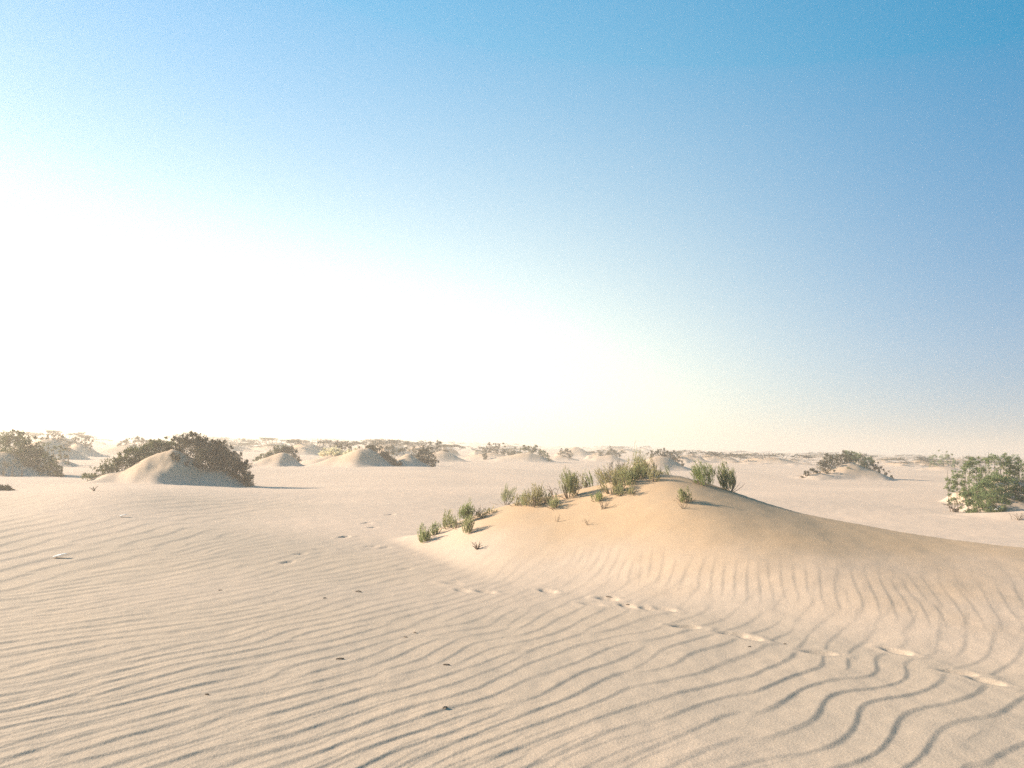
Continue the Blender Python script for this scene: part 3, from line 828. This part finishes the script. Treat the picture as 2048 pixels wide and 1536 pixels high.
# right side
bush('hummock_bush', 1700, 53, [(1648, 922, 52.6, 13), (1664, 914, 53, 14), (1682, 909, 53.2, 15), (1696, 912, 53.2, 14), (1656, 938, 51.4, 9)],
     'brown-grey left half of the scrub on the right middle hummock', 'brown', 121, 3200, 0.10, 0.022, BUSH)
bush('hummock_bush', 1722, 53, [(1700, 904, 53.4, 9), (1712, 909, 53.4, 13), (1728, 912, 53.3, 13), (1742, 920, 53, 9), (1699, 940, 51.6, 5)],
     'greener taller bush on top of the right middle hummock', 'bright', 123, 2800, 0.10, 0.022, BUSH)
bush('hummock_bush', 1765, 52.6, [(1750, 926, 52.8, 7), (1760, 934, 52.6, 6), (1772, 943, 52.2, 5), (1784, 951, 51.8, 3)],
     'thin dark trailing bush down the right side of the right middle hummock', 'brown', 125, 900, 0.09, 0.02, BUSH)
bush('hummock_bush', 1615, 51, [(1602, 950, 50.6, 6), (1612, 945, 50.8, 6), (1624, 940, 51, 6), (1634, 936, 51, 6)],
     'small dark low bush at the left foot of the right middle hummock', 'brown', 127, 600, 0.09, 0.02, BUSH)
bush('hummock_bush', 1885, 85.5, [(1868, 909, 85, 9), (1882, 905, 86, 11), (1898, 908, 86, 10), (1908, 915, 85, 6)],
     'soft hazy green bush on the plain left of the right-edge bushes', 'bright', 129, 1500, 0.13, 0.03, BUSH)
bush('hummock_bush', 1975, 29.2, [(1899, 950, 28.7, 8), (1911, 942, 29, 9), (1926, 930, 29.3, 9), (1938, 917, 29.6, 12), (1953, 921, 29.6, 11), (1970, 917, 29.8, 12), (1986, 911, 29.9, 13), (2004, 909, 29.9, 15), (2022, 912, 29.8, 14), (2038, 919, 29.6, 13), (2052, 928, 29.3, 12), (1962, 936, 28.9, 9)],
     'dark blue-green bush along the top of the right-edge hummock', 'bright', 131, 11000, 0.056, 0.013, BUSH, bare=3)
bush('hummock_bush', 1985, 25, [(1936, 988, 24.3, 10), (1948, 972, 24.6, 12), (1961, 964, 24.8, 12), (1978, 957, 25.2, 13), (1993, 950, 25.3, 15), (2012, 954, 25.3, 14), (2030, 962, 25.1, 13), (1975, 986, 24, 13), (1990, 996, 23.8, 12), (2044, 970, 25, 12), (2008, 975, 24.6, 11)],
     'bright green spreading bush in front at the right edge, white bag beneath it', 'bright', 133, 11000, 0.050, 0.012, BUSH, bare=4, up=0.8)
# bushes on the left horizon
bush('hummock_bush', 106, 62, [(84, 878, 62, 5), (94, 872, 62.4, 5), (108, 869, 62.6, 6), (122, 872, 62.4, 6), (134, 878, 62, 5), (140, 882, 61.4, 3)],
     'dark thin scrub edging the ridge of the pale cone right of the left-edge hummock', 'grey', 141, 1300, 0.11, 0.025, BUSH)
bush('hummock_bush', 166, 72, [(152, 873, 72, 5), (164, 871, 72, 6), (174, 876, 72, 5), (181, 880, 71.5, 3)],
     'low dark scrub on the second far cone right of the left-edge hummock', 'grey', 143, 900, 0.12, 0.027, BUSH)
bush('hummock_bush', 97, 47, [(84, 884, 47, 5), (96, 888, 46.8, 6), (108, 894, 46.5, 5)],
     'small dark bush on the slope just right of the left-edge hummock', 'olive', 145, 700, 0.10, 0.023, BUSH)
bush('hummock_bush', 130, 45, [(122, 894, 45, 4), (130, 898, 44.8, 4), (137, 903, 44.6, 3)],
     'tiny dark bush right of the small slope bush near the left edge', 'olive', 147, 450, 0.09, 0.021, BUSH)
bush('hummock_bush', 262, 80, [(240, 881, 80, 5), (252, 877, 80, 6), (270, 876, 80, 7), (284, 878, 80, 6)],
     'brown-grey far bush on a pale hummock above the olive trailing bush', 'grey', 149, 900, 0.13, 0.03, BUSH)

# ------------------------------------------------------------------ the far scrub, one plant per hummock
protos = []
for k in range(8):
    rs = np.random.RandomState(900 + k)
    cl = []
    for q in range(11):
        u = rs.uniform(-1, 1); v = rs.uniform(-0.5, 0.5)
        cl.append((u, v, 0.42 * (1 - u * u) + rs.uniform(-0.06, 0.10), rs.uniform(0.16, 0.32), rs.uniform(0.2, 0.35), rs.uniform(0.12, 0.26)))
    V, Fc, T = leaves(cl, 750, 0.10, 0.030, 950 + k, 0.4)
    fo = make_mesh('foliage', V, Fc, M['grey' if k % 2 else 'brown'], T)
    tb = Tubes(3)
    for q in range(14):
        u = rs.uniform(-0.9, 0.9); v = rs.uniform(-0.3, 0.3)
        tb.add(bez((u * 0.7, v, -0.35), (u * 0.9, v, 0.1), (u * 1.05, v * 1.2, 0.5 * (1 - u * u) + rs.uniform(0, .2)), 4), 0.012, 0.006, rs.rand())
    protos.append((fo, tb.mesh('branch', M['wood'])))
_r = random.Random(77)
for i, (px, d, al, ar, b, h) in enumerate(HUM[20:24] + HUM[8:9] + HUM[NEAR_HUM:]):
    if not -40 < px < 2090: continue
    x = at_depth(px, d) + _r.uniform(-0.15, 0.3) * al; y = d - 0.1 * b
    z = H(x, y)
    t = thing('far_bush', 'low grey bush on one of the many small hummocks fading out along the horizon', 'bush', (x, y, z - 0.05), 'far bushes along the hazy horizon')
    fo, br = protos[i % 8]
    t.rotation_euler = (0, 0, _r.uniform(-0.3, 0.3) + (math.pi if i % 3 == 0 else 0))
    s = al * _r.uniform(0.75, 1.1)
    t.scale = (s, s, min(s, h * _r.uniform(0.5, 1.0)))
    link('foliage', fo, t)['kind'] = 'stuff'; link('branches', br, t)['kind'] = 'stuff'

# ------------------------------------------------------------------ dusty air
def haze():
    x0, x1, y0, y1, z0, z1 = -9000, 9000, -60, 2700, -3.0, 11.5
    V = [(x, y, z) for z in (z0, z1) for y in (y0, y1) for x in (x0, x1)]
    Fq = [(0, 2, 3, 1), (4, 5, 7, 6), (0, 1, 5, 4), (2, 6, 7, 3), (0, 4, 6, 2), (1, 3, 7, 5)]
    m, n, l, out = new_mat('haze')
    v = n.new('ShaderNodeVolumePrincipled')
    v.inputs['Density'].default_value = HAZE_DENSITY
    v.inputs['Color'].default_value = (*HAZE_COLOR, 1)
    v.inputs['Anisotropy'].default_value = HAZE_ANISO
    l.new(v.outputs[0], out.inputs['Volume'])
    o = link('haze', make_mesh('haze', V, Fq, m)); o['kind'] = 'stuff'
    o['label'] = 'pale dusty haze over the desert plain'
haze()
